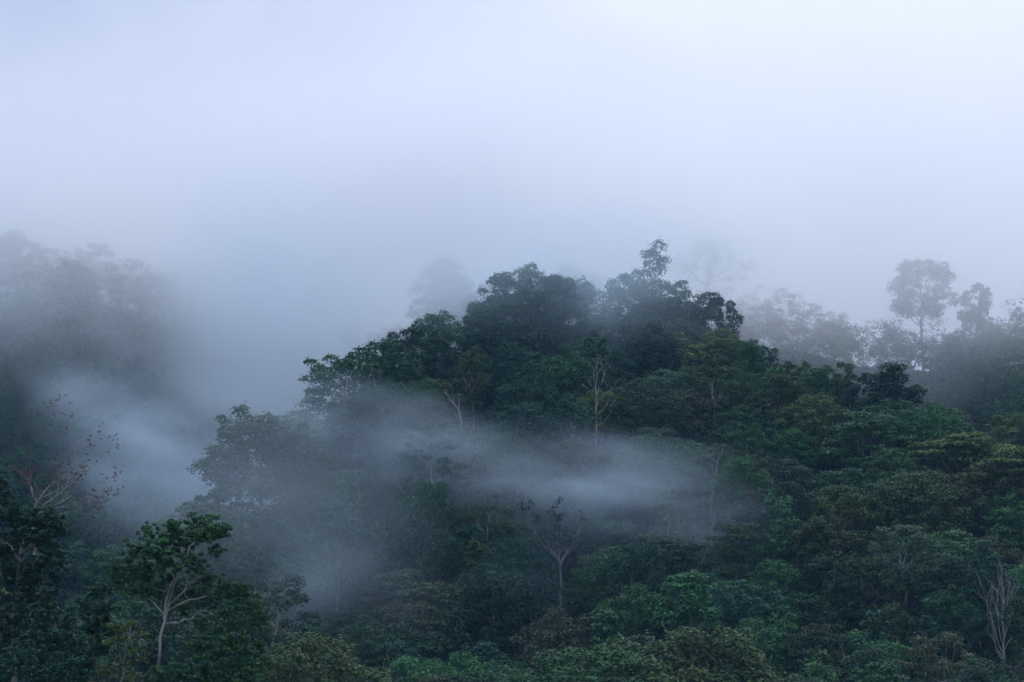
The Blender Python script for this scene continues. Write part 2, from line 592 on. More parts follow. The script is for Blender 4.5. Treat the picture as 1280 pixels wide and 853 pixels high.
# ------------------------------------------------------------------ landmark trees
# --- nearest trees at the lower edge, on the valley floor before the hill
def clump_px(rows, d, base_px):
    """clump list (px, py, r px, depth offset m, flat) of the photo -> metres about the trunk foot"""
    bx, by, bz = base_px
    c, r, fl = [], [], []
    for (px, py, rp, dy, f_) in rows:
        x, y, z = pix(px, py, d + dy)
        c.append((x - bx, y - by, z - bz)); r.append(rp * d / F); fl.append(f_)
    return np.array(c), np.array(r), np.array(fl)


def fg_tree(name, label, short, seed, d, foot_px, rows, trunk_px, tone, leaf, limb_rows, bark, rt, dens=1.0, extra=0):
    """a near tree: foliage sprays, trunk and limbs set out in metres from the photo's outline, each spray a part"""
    rng = np.random.default_rng(seed)
    fx, fy, _ = pix(foot_px, 700, d)
    fz = ground_at(fx, fy)
    base = (fx, fy, fz)
    e = bpy.data.objects.new(name, None); col.objects.link(e); e.location = base
    e.empty_display_size = .5
    def P3(px, py, dy=0.):
        x, y, z = pix(px, py, d + dy); return np.array([x - fx, y - fy, z - fz])
    ta = Acc()
    tp = [np.array([0, 0, -1.0])] + [P3(*q) for q in trunk_px]
    # resample for a smoother bend
    tp = np.array(tp); t0 = np.linspace(0, 1, len(tp)); t1 = np.linspace(0, 1, 12)
    tp2 = np.stack([np.interp(t1, t0, tp[:, k]) for k in range(3)], -1)
    tp2[1:-1] += rng.normal(0, .05, (10, 3))
    tube(ta, tp2, rt * (1.2 - .8 * t1), 8)
    tr = link("trunk", new_mesh("trunk", *ta.done(), bark, True), e)
    for (rr, pts) in limb_rows:
        a = Acc()
        q = np.array([P3(*p) for p in pts]); tq = np.linspace(0, 1, len(q)); t2 = np.linspace(0, 1, 8)
        q2 = np.stack([np.interp(t2, tq, q[:, k]) for k in range(3)], -1); q2[1:-1] += rng.normal(0, .05, (6, 3))
        tube(a, q2, rr * (1 - .7 * t2), 6)
        for _ in range(5):
            s_ = q2[rng.integers(3, 8)]
            dv = rng.normal(0, 1, 3); dv[2] = abs(dv[2]) * .6; dv /= np.linalg.norm(dv)
            tube(a, curve(rng, s_, s_ + dv * rng.uniform(.8, 1.8), 4, .1), np.linspace(rr * .3, rr * .1, 4), 4)
        link("limb", new_mesh("limb", *a.done(), bark, True), tr)
    c, r, fl = clump_px(rows, d, base)
    # a crown: break every spray into small leaf clumps
    for k in range(len(c)):
        n = max(14, int(44 * (r[k] / 1.2) ** 1.6)) + extra * 2
        dd = rng.normal(size=(n, 3)); dd /= np.linalg.norm(dd, axis=1, keepdims=True)
        cc = c[k] + dd * r[k] * rng.uniform(.25, 1.25, (n, 1)) * np.array([1, 1.1, fl[k]])
        v, f = leaves(rng, cc, r[k] * rng.uniform(.12, .27, n), .7, dens * 15 * (r[k] / 1.2) ** .6, leaf, up=.45, shell=(.3, 1.1))
        o = link("leaf_spray", new_mesh("leaf_spray", v, f, M_LEAF), e)
        o.color = (*(np.array(TONES[tone]) * rng.uniform(.85, 1.15)), 1)
    e['label'] = label; e['category'] = 'tree'
    cx, cy = np.mean([q[0] for q in rows]), np.mean([q[1] for q in rows])
    LAND.append((cx, cy, short, 60))
    ALL.append(dict(x=fx, y=fy, r=5, px=cx, py=cy, lab=label))
    return e


fg_tree("broadleaf_tree", "tall leafy tree with forked white trunk and glossy broad leaves standing before the mist", "the big white-forked tree", 11, 172, 192,
        [(262, 664, 24, 0, .7), (238, 668, 20, 1, .7), (218, 660, 15, 0, .7), (270, 688, 13, 0, .8), (186, 664, 13, 0, .9), (170, 690, 20, 1, .75), (196, 690, 20, -1, .8),
         (150, 712, 16, 0, .7), (178, 718, 22, 1, .75), (216, 704, 20, -1, .8), (240, 706, 17, 1, .8), (255, 716, 10, 0, .7), (160, 738, 15, 0, .7), (196, 742, 15, 1.5, .7),
         (236, 738, 15, 1.5, .7), (276, 732, 18, 0, .7), (298, 744, 18, 0, .7), (318, 758, 16, 1, .7), (262, 752, 15, 1, .7), (290, 770, 18, -1, .75), (316, 784, 18, 0, .75),
         (254, 782, 16, 1, .7), (326, 806, 12, 0, .8), (300, 806, 22, -1, .8), (272, 812, 22, -2, .8), (244, 808, 17, -2, .8), (310, 836, 22, -1, .8), (280, 846, 24, -2, .8), (250, 842, 22, -3, .8),
         (222, 840, 18, -3, .8), (196, 846, 18, -3, .8), (248, 652, 13, 1, .8), (280, 662, 11, 0, .8), (206, 676, 16, 1, .8), (222, 684, 18, 1.5, .8), (212, 726, 16, 1.5, .8), (146, 726, 12, 0, .8), (184, 738, 14, 0, .8), (258, 728, 14, 1, .8), (308, 738, 13, 0, .8), (328, 770, 13, 0, .8), (230, 760, 16, 2, .8), (272, 792, 16, 0, .8), (330, 826, 14, 0, .8)],
        [(196, 850), (201, 800), (207, 768), (214, 742), (226, 712), (235, 690)], 'glossy green', .19,
        [(0.091, [(205, 775), (206, 755), (212, 735), (218, 722), (215, 700)]), (0.077, [(210, 758), (226, 742), (236, 728), (250, 712)]), (0.070, [(209, 764), (230, 752), (252, 746), (280, 740)]),
         (0.063, [(235, 692), (242, 675), (258, 664)]), (0.063, [(216, 705), (205, 690), (188, 672)]), (0.049, [(207, 770), (180, 740), (160, 715)]), (0.063, [(205, 780), (235, 776), (268, 756)])], M_PALE, .105, 3.6, 3)

fg_tree("vine_covered_tree", "dark tree hung with vines at the edge of the view, dead pale twigs inside", "the vine-hung tree", 12, 190, 20,
        [(10, 640, 22, 0, .7), (34, 648, 20, 0, .7), (58, 652, 20, 0, .7), (76, 664, 12, 0, .8), (0, 600, 12, 1, 1.0), (0, 622, 15, 1, .9), (50, 674, 22, -1, .8), (22, 674, 22, 1.5, .8), (6, 690, 20, 2, 1.0),
         (66, 700, 18, 0, 1.0), (40, 712, 22, -1, 1.2), (12, 722, 20, 0, 1.3), (72, 722, 14, 0, 1.1), (44, 740, 20, 0, 1.4), (16, 752, 20, 0, 1.4), (56, 762, 18, 0, 1.3), (30, 780, 24, -1, 1.3), (4, 790, 20, -1, 1.2)],
        [(18, 850), (17, 780), (22, 720), (26, 690), (34, 664)], 'dark green', .26,
        [(.10, [(24, 700), (14, 684), (4, 676)]), (.1, [(27, 690), (46, 680), (62, 662)]), (.07, [(22, 706), (36, 694), (44, 684)])], M_GREY, .2, 1.9, 4)

fg_tree("bushy_tree", "rounded dark bushy tree with drooping fine leaves under the vine-hung tree", "the drooping bushy tree", 13, 166, 62,
        [(60, 770, 22, 0, .8), (84, 780, 20, 0, .8), (40, 792, 20, 0, .8), (70, 800, 24, -1.5, .8), (96, 806, 18, 0, .8), (46, 822, 22, -2, .9), (76, 832, 24, -2.5, .9), (102, 836, 16, -1, .9), (20, 826, 22, -1, .9), (6, 846, 20, -2, .9), (50, 850, 22, -3, .9), (92, 856, 20, -3, .9)],
        [(62, 850), (62, 800), (64, 775)], 'blue-green', .22, [(.06, [(62, 800), (50, 790), (40, 785)]), (.08, [(63, 795), (80, 785), (92, 790)])], M_BROWN, .14, 1.8, 3)

fg_tree("bushy_tree", "leafy dark shrub tree filling the gap between the vine-hung tree and white-forked tree", "the gap shrub tree", 14, 178, 118,
        [(118, 742, 14, 0, .8), (132, 738, 10, 0, .8), (108, 762, 16, 0, .8), (130, 764, 17, 0, .8), (116, 786, 18, 0, .8), (138, 790, 16, 0, .8), (126, 812, 18, 0, .9), (112, 836, 18, 0, .9)],
        [(118, 850), (120, 790), (124, 755)], 'deep green', .27, [(.08, [(120, 790), (110, 775), (106, 760)]), (.08, [(121, 785), (132, 765), (134, 745)])], M_GREY, .10, 2.0, 3)

fg_tree("young_tree", "thin young tree with yellowing leaves and bare pale stems below the white-forked tree", "the yellowing young tree", 15, 162, 150,
        [(146, 784, 10, 0, .5), (166, 780, 11, 0, .5), (154, 798, 12, 0, .55), (176, 794, 10, 0, .5), (138, 804, 10, 0, .5), (164, 812, 11, 0, .6), (150, 828, 12, .5, .7), (176, 826, 10, .5, .7), (134, 836, 12, .5, .7), (160, 848, 14, .5, .8)],
        [(152, 856), (154, 825), (160, 800), (164, 782)], 'yellow-green', .24, [(.04, [(153, 830), (146, 812), (144, 790)]), (.04, [(156, 815), (168, 800), (176, 795)])], M_PALE, .06, 1.8)

# --- bare and pale trees on the slope, each with its own branching
CLEAR = []          # sight lines kept open to the pale trunks


def px_bare(name, label, short, seed, d, foot, trunk_px, limbs_px, r0, depth, bark, leaf=None, tone='olive', spread=.45, upw=.2, leaf_n=4, dz=None):
    fx, fy, _ = pix(foot[0], foot[1], d)
    fz = ground_at(fx, fy)
    rng = np.random.default_rng(seed)
    P3 = lambda px, py, dy=0.: np.array(pix(px, py, d + dy)) - np.array([fx, fy, fz])
    tp = np.array([[0, 0, -1.0]] + [P3(*q) for q in trunk_px])
    t0 = np.linspace(0, 1, len(tp)); t1 = np.linspace(0, 1, 10)
    tp = np.stack([np.interp(t1, t0, tp[:, k]) for k in range(3)], -1)
    tp[2:-1] += rng.normal(0, .09, (7, 3))
    ll = []
    for (tt, (qx, qy, dy), rr) in limbs_px:
        p = np.array([np.interp(tt, t1, tp[:, k]) for k in range(3)])
        v = P3(qx, qy, dy) - p
        ll.append((tt, v, np.linalg.norm(v) * (.62 if depth > 1 else .85), rr))
    pr = build_bare(seed, tp, r0, ll, depth, bark, leaf, leaf_n, spread, upw)
    e = place(pr, name, (fx, fy, fz), 0, (1, 1, 1), TONES.get(tone, tone))
    e['label'] = label
    cx, cy = trunk_px[-1][0], trunk_px[-1][1]
    CLEAR.append((trunk_px[0][0], trunk_px[0][1], d))
    LAND.append((cx, cy, short, 25)); ALL.append(dict(x=fx, y=fy, r=.8, px=cx, py=cy, lab=label))
    return e


TONES['rust red'] = (.10, .054, .044)
px_bare("bare_tree", "nearly bare tree with rust-red withered leaves on fanned pale branches by the vine-hung tree", "the rust-leaved bare tree", 21, 215, (42, 760),
        [(42, 760), (43, 690), (44, 650), (46, 622)],
        [(.8, (100, 592, 0), 0.061), (.85, (142, 582, 1), 0.054), (.8, (128, 624, -1), 0.054), (.9, (78, 572, 1), 0.050), (.72, (108, 632, 1), 0.043), (.95, (30, 598, 0), 0.058), (.95, (92, 600, 2), 0.043)],
        .15, 4, M_PALE, dict(size=.17, r=.2, keep=.6), 'rust red', .5, .1, 4)
px_bare("bare_tree", "leafless grey-white tree with upright trunk and fan of fine twigs high on the slope", "the bare twiggy white tree", 22, 430, (746, 560),
        [(746, 560), (745, 520), (745, 495), (746, 472)],
        [(.45, (730, 490, 0), .07), (.5, (762, 488, 1), .075), (.62, (724, 478, -1), .06), (.62, (770, 474, 0), .065), (.75, (738, 455, 1), .06), (.78, (758, 455, 0), .06), (.98, (747, 450, 0), .06), (.4, (722, 508, 1), .05), (.4, (766, 514, -1), .05)],
        .16, 3, M_PALE, None, 'olive', .38, .2)
px_bare("forked_tree", "white-trunked tree forked in a Y with sparse dark sprigs, standing before the drifting mist", "the white Y-forked tree", 23, 374, (701, 740),
        [(701, 740), (701, 722), (700, 704)],
        [(.97, (689, 672, 0), .17), (.97, (708, 672, 0), .17), (.99, (676, 642, 1), .08), (.99, (712, 640, 0), .1), (.98, (728, 652, 1), .08), (.98, (684, 660, -1), .09), (.9, (690, 684, 1), .1)],
        .24, 2, M_PALE, dict(size=.42, r=.7, keep=.9), 'dark green', .34, .25, 16)
px_bare("forked_tree", "pale leaning tree trunk rising from the mist edge with a bare upper fork", "the pale leaning trunk", 24, 402, (889, 650),
        [(889, 650), (889, 632), (890, 612), (894, 596)],
        [(.75, (886, 600, 0), .12), (.98, (900, 574, 0), .12), (.98, (904, 568, 1), .09), (.7, (882, 586, 1), .07)],
        .2, 2, M_PALE, dict(size=.4, r=.6, keep=.4), 'grey-green', .3, .2, 6)
px_bare("bare_tree", "bare many-stemmed pale tree with upswept thin branches near the bottom border", "the bare many-stemmed tree", 25, 334, (1256, 850),
        [(1256, 850), (1254, 822), (1255, 800)],
        [(.6, (1236, 790, 0), .09), (.7, (1246, 742, 0), .09), (.9, (1252, 730, 0), .09), (.95, (1266, 740, 1), .09), (.8, (1276, 770, 0), .08), (.6, (1226, 800, 1), .08), (.98, (1274, 724, 0), .1), (.85, (1236, 752, 1), .09)],
        .24, 3, M_PALE, None, 'olive', .22, .4)
px_bare("bare_tree", "curved white limbs of a half-bare tree on the dark shoulder of the hill", "the curved white-limbed tree", 26, 428, (576, 535),
        [(576, 535), (575, 518), (568, 505), (560, 494)],
        [(.6, (578, 500, 0), .14), (.98, (548, 484, 0), .12), (.98, (560, 482, 1), .1), (.8, (568, 486, 0), .1)],
        .2, 2, M_PALE, dict(size=.45, r=.8, keep=.7), 'olive', .4, .25, 10)
px_bare("bare_tree", "slim dead tree trunk leaning between dense crowns above the white-forked pair", "the slim leaning dead tree", 27, 378, (868, 735),
        [(868, 735), (872, 712), (880, 698)],
        [(.9, (876, 684, 0), .09), (.98, (888, 684, 0), .1), (.98, (886, 678, 1), .07)], .17, 2, M_PALE, dict(size=.4, r=.5, keep=.3), 'dark green', .3, .3, 5)

# --- generic shapes
PR = {}
def protos(kind, n, H, R, **kw):
    PR[kind] = [build_tree(kind, 100 + 17 * k + len(kind) * 7, H * (1 + .08 * ((k * 7) % 3 - 1)), R * (1 + .07 * ((k * 5) % 3 - 1)), **kw) for k in range(n)]


protos('domed', 5, 14.5, 6.0, leaf=.37, dens=.62)
protos('billowy', 5, 15.5, 6.4, leaf=.37, dens=.74)
protos('tiered', 4, 14.0, 6.4, leaf=.37, dens=.6, bark=M_GREY)
protos('open', 4, 15.5, 5.2, leaf=.37, dens=.8, bark=M_PALE, limb_parts=True, nlimb=5)
protos('slender', 4, 17.0, 3.2, leaf=.38, dens=.75, bark=M_PALE)
protos('conical', 2, 17.0, 4.6, leaf=.50, dens=.6)
PR_NEAR = [build_tree(k_, 340 + i_, 14, 6.2, leaf=.30, dens=.55) for i_, k_ in enumerate(('domed', 'billowy', 'domed'))]
fine = [build_tree('domed', 301 + k, 12.5, 5.6, leaf=.36, dens=.42) for k in range(3)]
PR['fine'] = fine

lm = landmark
big = build_tree('domed', 401, 21, 8.4, leaf=.42, dens=.75)
lm(big, "canopy_tree", 660, 331, "great dome-crowned tree rising over the crest of the hill", "the great crest dome", .95, .4, 'deep green', d=476)
lm(PR['domed'][3], "canopy_tree", 622, 372, "dark crown tucked against the flank of the great dome", "the tucked crest crown", 1.0, .9, 'deep green', d=468)
lm(PR['billowy'][1], "canopy_tree", 712, 345, "broad soft crown beside the great dome on the crest", "the soft crest crown", 1.1, 1.2, 'blue-green', d=486)
em = build_tree('slender', 402, 24, 3.8, leaf=.42, dens=.55, limb_parts=True, nlimb=4)
lm(em, "emergent_tree", 815, 306, "lone slender tree with small gapped crown sticking up highest over the crest", "the lone emergent", 1, .8, 'dark green', d=506, wide=1.0)
lm(PR['billowy'][2], "canopy_tree", 884, 366, "dark heavy crown overhanging the far end of the crest", "the overhanging crown", 1.0, 2.0, 'dark green', d=486)
lm(PR['billowy'][3], "canopy_tree", 786, 340, "light green crown at the foot of the lone emergent on the crest", "the light crest crown", 1.0, 2.6, 'mid green', d=492)
lm(PR['billowy'][0], "canopy_tree", 842, 352, "rounded crown on the crest between the lone emergent and the overhanging crown", "the rounded crest crown", 1.0, 3.3, 'deep green', d=492)
lm(PR['open'][0], "open_crowned_tree", 432, 436, "ragged leafy tree standing out against the fog at the end of the shoulder", "the ragged shoulder-end tree", 1.05, .3, 'mid green', d=432, wide=1.25)
lm(PR['domed'][1], "broadleaf_tree", 476, 424, "dense tree with knobbly top next to the ragged shoulder-end tree", "the knobbly shoulder tree", 1.0, 1.3, 'deep green', d=448)
lm(PR['domed'][0], "broadleaf_tree", 520, 404, "dark tight-crowned tree stepping up the shoulder toward the crest", "the dark shoulder tree", .95, 1.3, 'dark green', d=458)
lm(PR['billowy'][4], "canopy_tree", 330, 506, "half-hidden tree on the low knoll at the border of the fog", "the foggy knoll tree", 1.0, 2.1, 'olive', d=402, wide=1.25)
lm(PR['slender'][0], "slender_tree", 378, 510, "thin wispy tree between the low knoll and the shoulder", "the wispy gap tree", .7, .9, 'grey-green', d=412)
lm(PR['conical'][0], "conical_tree", 834, 588, "pale green cone-shaped tree standing half in the drifting mist", "the pale cone tree", 1.0, 0., 'yellow-green', wide=1.15)
lm(PR['slender'][1], "slender_tree", 1122, 456, "dark upright tree on the descending ridge against grey fog", "the dark upright ridge tree", .95, .4, 'dark green', d=446, wide=1.2)
lm(PR['slender'][2], "spindly_tree", 1055, 452, "spindly tree with tufted top poking above the descending ridge", "the spindly ridge tree", .95, .4, 'olive', d=452, wide=.9)
lm(PR['domed'][2], "broadleaf_tree", 1090, 464, "dark lumpy tree between the spindly and the upright ridge trees", "the lumpy ridge tree", .8, .4, 'dark green', d=450)
bigd = build_tree('domed', 403, 19, 9.0, leaf=.45, dens=.55)
lm(bigd, "broadleaf_tree", 1150, 582, "largest round-domed tree of the slope with olive fine foliage", "the great olive dome", .92, .4, 'olive')
lm(PR['fine'][0], "broadleaf_tree", 1238, 574, "very dark brown-leaved crown behind the great olive dome", "the dark brown crown", 1.0, 1.4, 'brownish', wide=1.3)
lm(PR['tiered'][0], "umbrella_tree", 1195, 545, "flat-topped yellow-green umbrella tree on the near end of the ridge", "the yellow-green umbrella tree", .95, .2, 'yellow-green', wide=1.4)
lm(PR['tiered'][1], "umbrella_tree", 1268, 560, "yellow-green tiered tree at the border of the view on the ridge", "the bordering tiered tree", .95, 2.2, 'yellow-green', wide=1.25)
lm(PR['tiered'][2], "umbrella_tree", 1090, 520, "flat green umbrella tree below the dark upright ridge tree", "the green umbrella tree", .95, 1.2, 'mid green', wide=1.35)
lm(PR['fine'][1], "broadleaf_tree", 848, 486, "reddish brown rounded crown under the overhanging dark crown", "the reddish brown crown", 1.0, .6, 'brownish', wide=1.2)
lm(PR['domed'][3], "broadleaf_tree", 985, 535, "bright fresh green crown in the middle of the descending slope", "the bright green crown", .85, .6, 'bright green')
lm(PR['open'][2], "open_crowned_tree", 893, 440, "loose-crowned tree with forked pale trunk showing under its leaves", "the pale-forked loose tree", .95, .6, 'olive')
lm(PR['slender'][3], "slender_tree", 590, 430, "tree with thin straight white stem in the dark below the crest", "the white-stemmed tree", .95, .6, 'olive')
lm(PR['slender'][1], "slender_tree", 850, 712, "upright bright-topped tree with a pair of pale stems near the lower edge", "the pale-stemmed upright tree", 1.05, 2.6, 'bright green', wide=1.3)
lm(PR['domed'][4], "broadleaf_tree", 795, 730, "leafy bright-edged tree beside the pale-stemmed upright tree", "the bright-edged tree", 1.0, 2.6, 'mid green')
lm(PR['tiered'][3], "umbrella_tree", 838, 672, "dark layered umbrella tree on the lower border of the mist patch", "the dark layered tree", .95, 2.6, 'dark green', wide=1.15)
lm(PR['fine'][2], "broadleaf_tree", 540, 722, "broad olive-brown crown on the low spur, fine-textured", "the olive-brown spur crown", 1.1, .5, 'olive', wide=1.3)
lm(PR['tiered'][1], "umbrella_tree", 496, 716, "flat pale-topped tree at the back of the low spur before the mist", "the pale-topped spur tree", .95, .5, 'grey-green')
lm(PR['tiered'][0], "umbrella_tree", 428, 762, "black-green wind-bent flat tree at the tip of the low spur", "the black-green bent tree", .72, .5, 'dark green', dmin=240)
lm(PR_NEAR[0], "broadleaf_tree", 385, 793, "yellowish green leafy tree lowest in the gap beside the spur", "the yellowish gap tree", 1.0, 2.9, 'olive', d=236)
lm(PR['domed'][0], "broadleaf_tree", 705, 756, "dusky brown-green spreading tree with thin grey stems near the lower edge", "the dusky spreading tree", 1.05, 2.9, 'brownish', wide=1.2)
lm(PR['billowy'][4], "canopy_tree", 620, 706, "darkest dense crown in the hollow of the lower slope", "the hollow's dark crown", 1.0, 1.9, 'dark green')
lm(PR_NEAR[2], "broadleaf_tree", 740, 806, "glossy deep green rounded tree on the bottom border", "the glossy bottom tree", 1.0, 2.2, 'mid green', d=262, wide=1.2)
lm(PR_NEAR[1], "canopy_tree", 860, 786, "wide dull olive crown on the bottom border beside the glossy tree", "the dull olive bottom crown", 1.0, 5.2, 'olive', d=266, wide=1.3)
# --- faint giants on the far ridge
giant = build_tree('parasol', 411, 30, 8.2, leaf=.55, dens=.6, limb_parts=True, nlimb=6)
round_far = build_tree('parasol', 413, 22, 5.6, leaf=.5, dens=.7, limb_parts=True, nlimb=5)
lm(giant, "emergent_tree", 1150, 324, "tall faint tree with high spreading crown on the foggy far ridge", "the tall faint ridge giant", 1, .2, 'deep green', d=686, wide=1.2)
giant2 = build_tree('domed', 412, 26, 7.5, leaf=.7, dens=.7)
lm(giant2, "emergent_tree", 555, 320, "faint bulky tree crown looming in fog behind the shoulder", "the faint looming crown", 1, .2, 'deep green', d=690)
rngw = np.random.default_rng(5)
px_bare("bare_tree", "wide thin-leaved tree showing faintly in fog over the far ridge beyond the lone emergent", "the wide faint bare tree", 28, 690, (884, 380),
        [(884, 400), (884, 360), (885, 345)],
        [(.7, (855, 330, 0), .3), (.8, (912, 330, 1), .3), (.95, (872, 314, 0), .25), (.95, (896, 312, 2), .25), (.8, (846, 345, 3), .22), (.8, (925, 340, -2), .22), (.98, (885, 312, -2), .22), (.9, (910, 316, -4), .2)],
        .45, 3, M_GREY, dict(size=.5, r=1.2, keep=1.0), 'deep green', .42, .15, 12)
lm(round_far, "open_crowned_tree", 1222, 352, "loose-topped faint tree standing alone where the far ridge levels out", "the loose faint ridge tree", 1, .2, 'deep green', d=682, wide=.85)
lm(PR['billowy'][0], "canopy_tree", 715, 332, "pale ghost of a rounded crown in the fog just behind the crest", "the ghostly round crown", 1, .2, 'deep green', d=690)
lm(round_far, "open_crowned_tree", 608, 350, "small faint open crown in fog beside the great crest dome", "the small faint open crown", 1, .2, 'deep green', d=660, wide=.8)
lm(PR['billowy'][3], "canopy_tree", 35, 370, "broad flat-topped crown halfway up the foggy side hill", "the broad side-hill crown", 1.15, .2, 'deep green', dmin=470, dmax=690, wide=1.2)
lm(PR['open'][1], "open_crowned_tree", 190, 340, "open airy crown high on the foggy side hill", "the airy side-hill crown", 1.1, .2, 'dark green', dmin=480, dmax=700)
lm(PR['billowy'][1], "canopy_tree", 20, 288, "large blurred crown topping the foggy side hill at the border", "the blurred hilltop crown", 1.25, .2, 'deep green', d=686)
lm(PR['open'][2], "open_crowned_tree", 122, 302, "blurred thin crown on the skyline of the foggy side hill", "the thin skyline crown", 1.25, .2, 'deep green', d=692)

# ------------------------------------------------------------------ the rest of the forest
rng = np.random.default_rng(77)


def hidden(x, y, ztop, cover=8.0):
    """does the nearer canopy cover this tree's top, seen from the camera?"""
    e = (ztop - EYE) / y
    dd = np.arange(240, y - 9, 6.0)
    if len(dd) == 0: return False
    g = height(x / y * dd, dd)
    return bool(np.max((g + cover - EYE) / dd) > e)


WEIGHTS = [('domed', .29), ('billowy', .29), ('tiered', .08), ('open', .13), ('slender', .09), ('conical', .015), ('fine', .105)]
PR['near'] = PR_NEAR
KN = [k for k, w in WEIGHTS]; KW = np.array([w for k, w in WEIGHTS]); KW = KW / KW.sum()
TN = ['dark green', 'deep green', 'mid green', 'olive', 'yellow-green', 'bright green', 'brownish', 'blue-green', 'grey-green']
TW = np.array([.17, .21, .19, .11, .05, .09, .03, .10, .05])
NAMES = {'domed': 'broadleaf_tree', 'billowy': 'canopy_tree', 'tiered': 'umbrella_tree', 'open': 'open_crowned_tree', 'slender': 'slender_tree', 'conical': 'conical_tree', 'fine': 'broadleaf_tree', 'near': 'broadleaf_tree'}
DESC = {'domed': 'dome-crowned tree', 'billowy': 'billowy-crowned tree', 'tiered': 'flat tiered tree', 'open': 'loose tree with limbs showing', 'slender': 'slender narrow-crowned tree', 'conical': 'cone-shaped tree', 'fine': 'fine-leaved round tree', 'near': 'full round-crowned tree'}

cands = []
y = 246.0
while y < 700:
    sp = 6.8 if y < 520 else 8.6
    x0, x1 = -(690 / F) * y, (690 / F) * y
    for x in np.arange(x0, x1, sp):
        xx, yy = x + rng.uniform(-.42, .42) * sp, y + rng.uniform(-.42, .42) * sp
        cands.append((xx, yy))
    y += sp * .92
fill = []
for (x, y) in cands:
    z = ground_at(x, y)
    kind = KN[rng.choice(len(KN), p=KW)]
    k = rng.integers(len(PR[kind])); pr = PR[kind][k]
    if y < 305 and kind in ('domed', 'billowy'): kind = 'near'; k = k % 3; pr = PR_NEAR[k]
    if y > 520 and kind in ('open', 'slender', 'tiered') and rng.random() < .75: kind = ('domed', 'billowy')[k % 2]; pr = PR[kind][k % 4]; k = k % 4
    s = rng.uniform(.68, 1.08) * (1.12 if y > 520 else 1.0)
    H, R = pr['H'] * s, pr['R'] * s
    if any((x - a['x']) ** 2 + (y - a['y']) ** 2 < ((.63 if y < 520 else .56) * (a['r'] + R)) ** 2 for a in ALL): continue
    if hidden(x, y, z + H): continue
    px, py = to_pix(x, y, z + H * .8)
    ptop = to_pix(x, y, z + H)[1]
    if px < -30 or px > 1310 or ptop > 848: continue
    # keep the near gap behind the first trees open
    if y < 290 and px < 330: continue
    if any(y < cd and abs(px - cx_) < 12 + .5 * F * R / y and ptop < cy_ - 14 for cx_, cy_, cd in CLEAR): continue
    # do not rise over the pictured trees' outline: crest trees stay modest
    if any(abs(px - a['px']) < 26 and y < a['y'] and y > a['y'] - 22 and ptop < a['py'] - 4 for a in ALL): 
        s *= .72; H *= .72; R *= .72
    fill.append(dict(x=x, y=y, z=z, kind=kind, k=k, s=s, H=H, R=R, px=px, py=py, ptop=ptop, size=F * R / y))
    ALL.append(dict(x=x, y=y, r=R * .8, px=px, py=py))
print("fill trees", len(fill), "landmarks", len(LAND))
NTREE = 296 - len(LAND)
order = sorted(range(len(fill)), key=lambda i: -fill[i]['size'] * (1.0 if fill[i]['y'] < 520 else .8))
singles = set(order[:NTREE])
MASS = []
used = {}
for i, t in enumerate(fill):
    tn = TN[rng.choice(len(TN), p=TW)]
    tint = np.array(TONES[tn]) * rng.uniform(.62, 1.35)
    sx = rng.uniform(.92, 1.12)
    if i not in singles:
        MASS.append((t, tint)); continue
    pr = PR[t['kind']][t['k']]
    e = place(pr, NAMES[t['kind']], (t['x'], t['y'], t['z']), rng.uniform(0, 6.283), (t['s'] * sx, t['s'] * sx, t['s'] * rng.uniform(.92, 1.08)), tint)
    # describe it by its look and by the nearest trees one can find
    near = sorted(LAND, key=lambda q: math.hypot(q[0] - t['px'], (q[1] - t['py']) * 1.4))
    def where(q):
        dx, dy = t['px'] - q[0], t['py'] - q[1]
        dist = math.hypot(dx, dy)
        far = 'just ' if dist < 55 else ('' if dist < 95 else 'well ')
        if abs(dy) > abs(dx) * 1.6: return far + ('below ' if dy > 0 else 'above ') + q[2]
        if abs(dx) > abs(dy) * 1.6: return (('close beside ' if dist < 55 else 'out beside ') if True else '') + q[2]
        return far + ('downhill beside ' if dy > 0 else 'uphill beside ') + q[2]
    opts = [f"{tn} {DESC[t['kind']]} {where(q)}" for q in near[:4]]
    size = 'small ' if t['s'] < .78 else ('large ' if t['s'] > 1.0 else '')
    opts += [f"{size}{tn} {DESC[t['kind']]} {where(near[0])}", f"{tn} {DESC[t['kind']]} between {near[0][2]} and {near[1][2]}",
             f"{size}{tn} {DESC[t['kind']]} between {near[0][2]} and {near[2][2]}", f"{tn} {DESC[t['kind']]} between {near[1][2]} and {near[2][2]}"]
    lab = next((o for o in opts if o not in used and len(o.split()) <= 16), None)
    if lab is None:
        lab = opts[0]
    used[lab] = e
    e['label'] = lab
    e['group'] = 'trees of the misty hill forest'

# trees beyond the limit and those too small to tell apart: one mass
def forest_mass(name, items, leaf_scale, seed):
    r_ = np.random.default_rng(seed)
    vs, fs, ts, n = [], [], [], 0
    for (x, y, z, H, R, tint, kind, nl, leaf) in items:
        c, r, fl = crown_layout(kind, r_, H, R)
        if len(c) > 40:
            sel = r_.choice(len(c), 40, replace=False); c, r, fl = c[sel], r[sel] * 1.5, fl[sel]
        v, f = leaves(r_, c + np.array([x, y, z]), r, fl, nl / len(c), leaf, shell=(.3, 1.0), stray=.03)
        vs.append(v); fs.append(f + n); n += len(v); ts.append(np.tile(np.array([*tint, 1.0], np.float32), (len(v), 1)))
    me = new_mesh(name, np.concatenate(vs), np.concatenate(fs), M_LEAF_ATTR)
    at = me.attributes.new("tint", 'FLOAT_COLOR', 'POINT')
    at.data.foreach_set("color", np.concatenate(ts).ravel())
    o = link(name, me); o['kind'] = 'stuff'
    return o


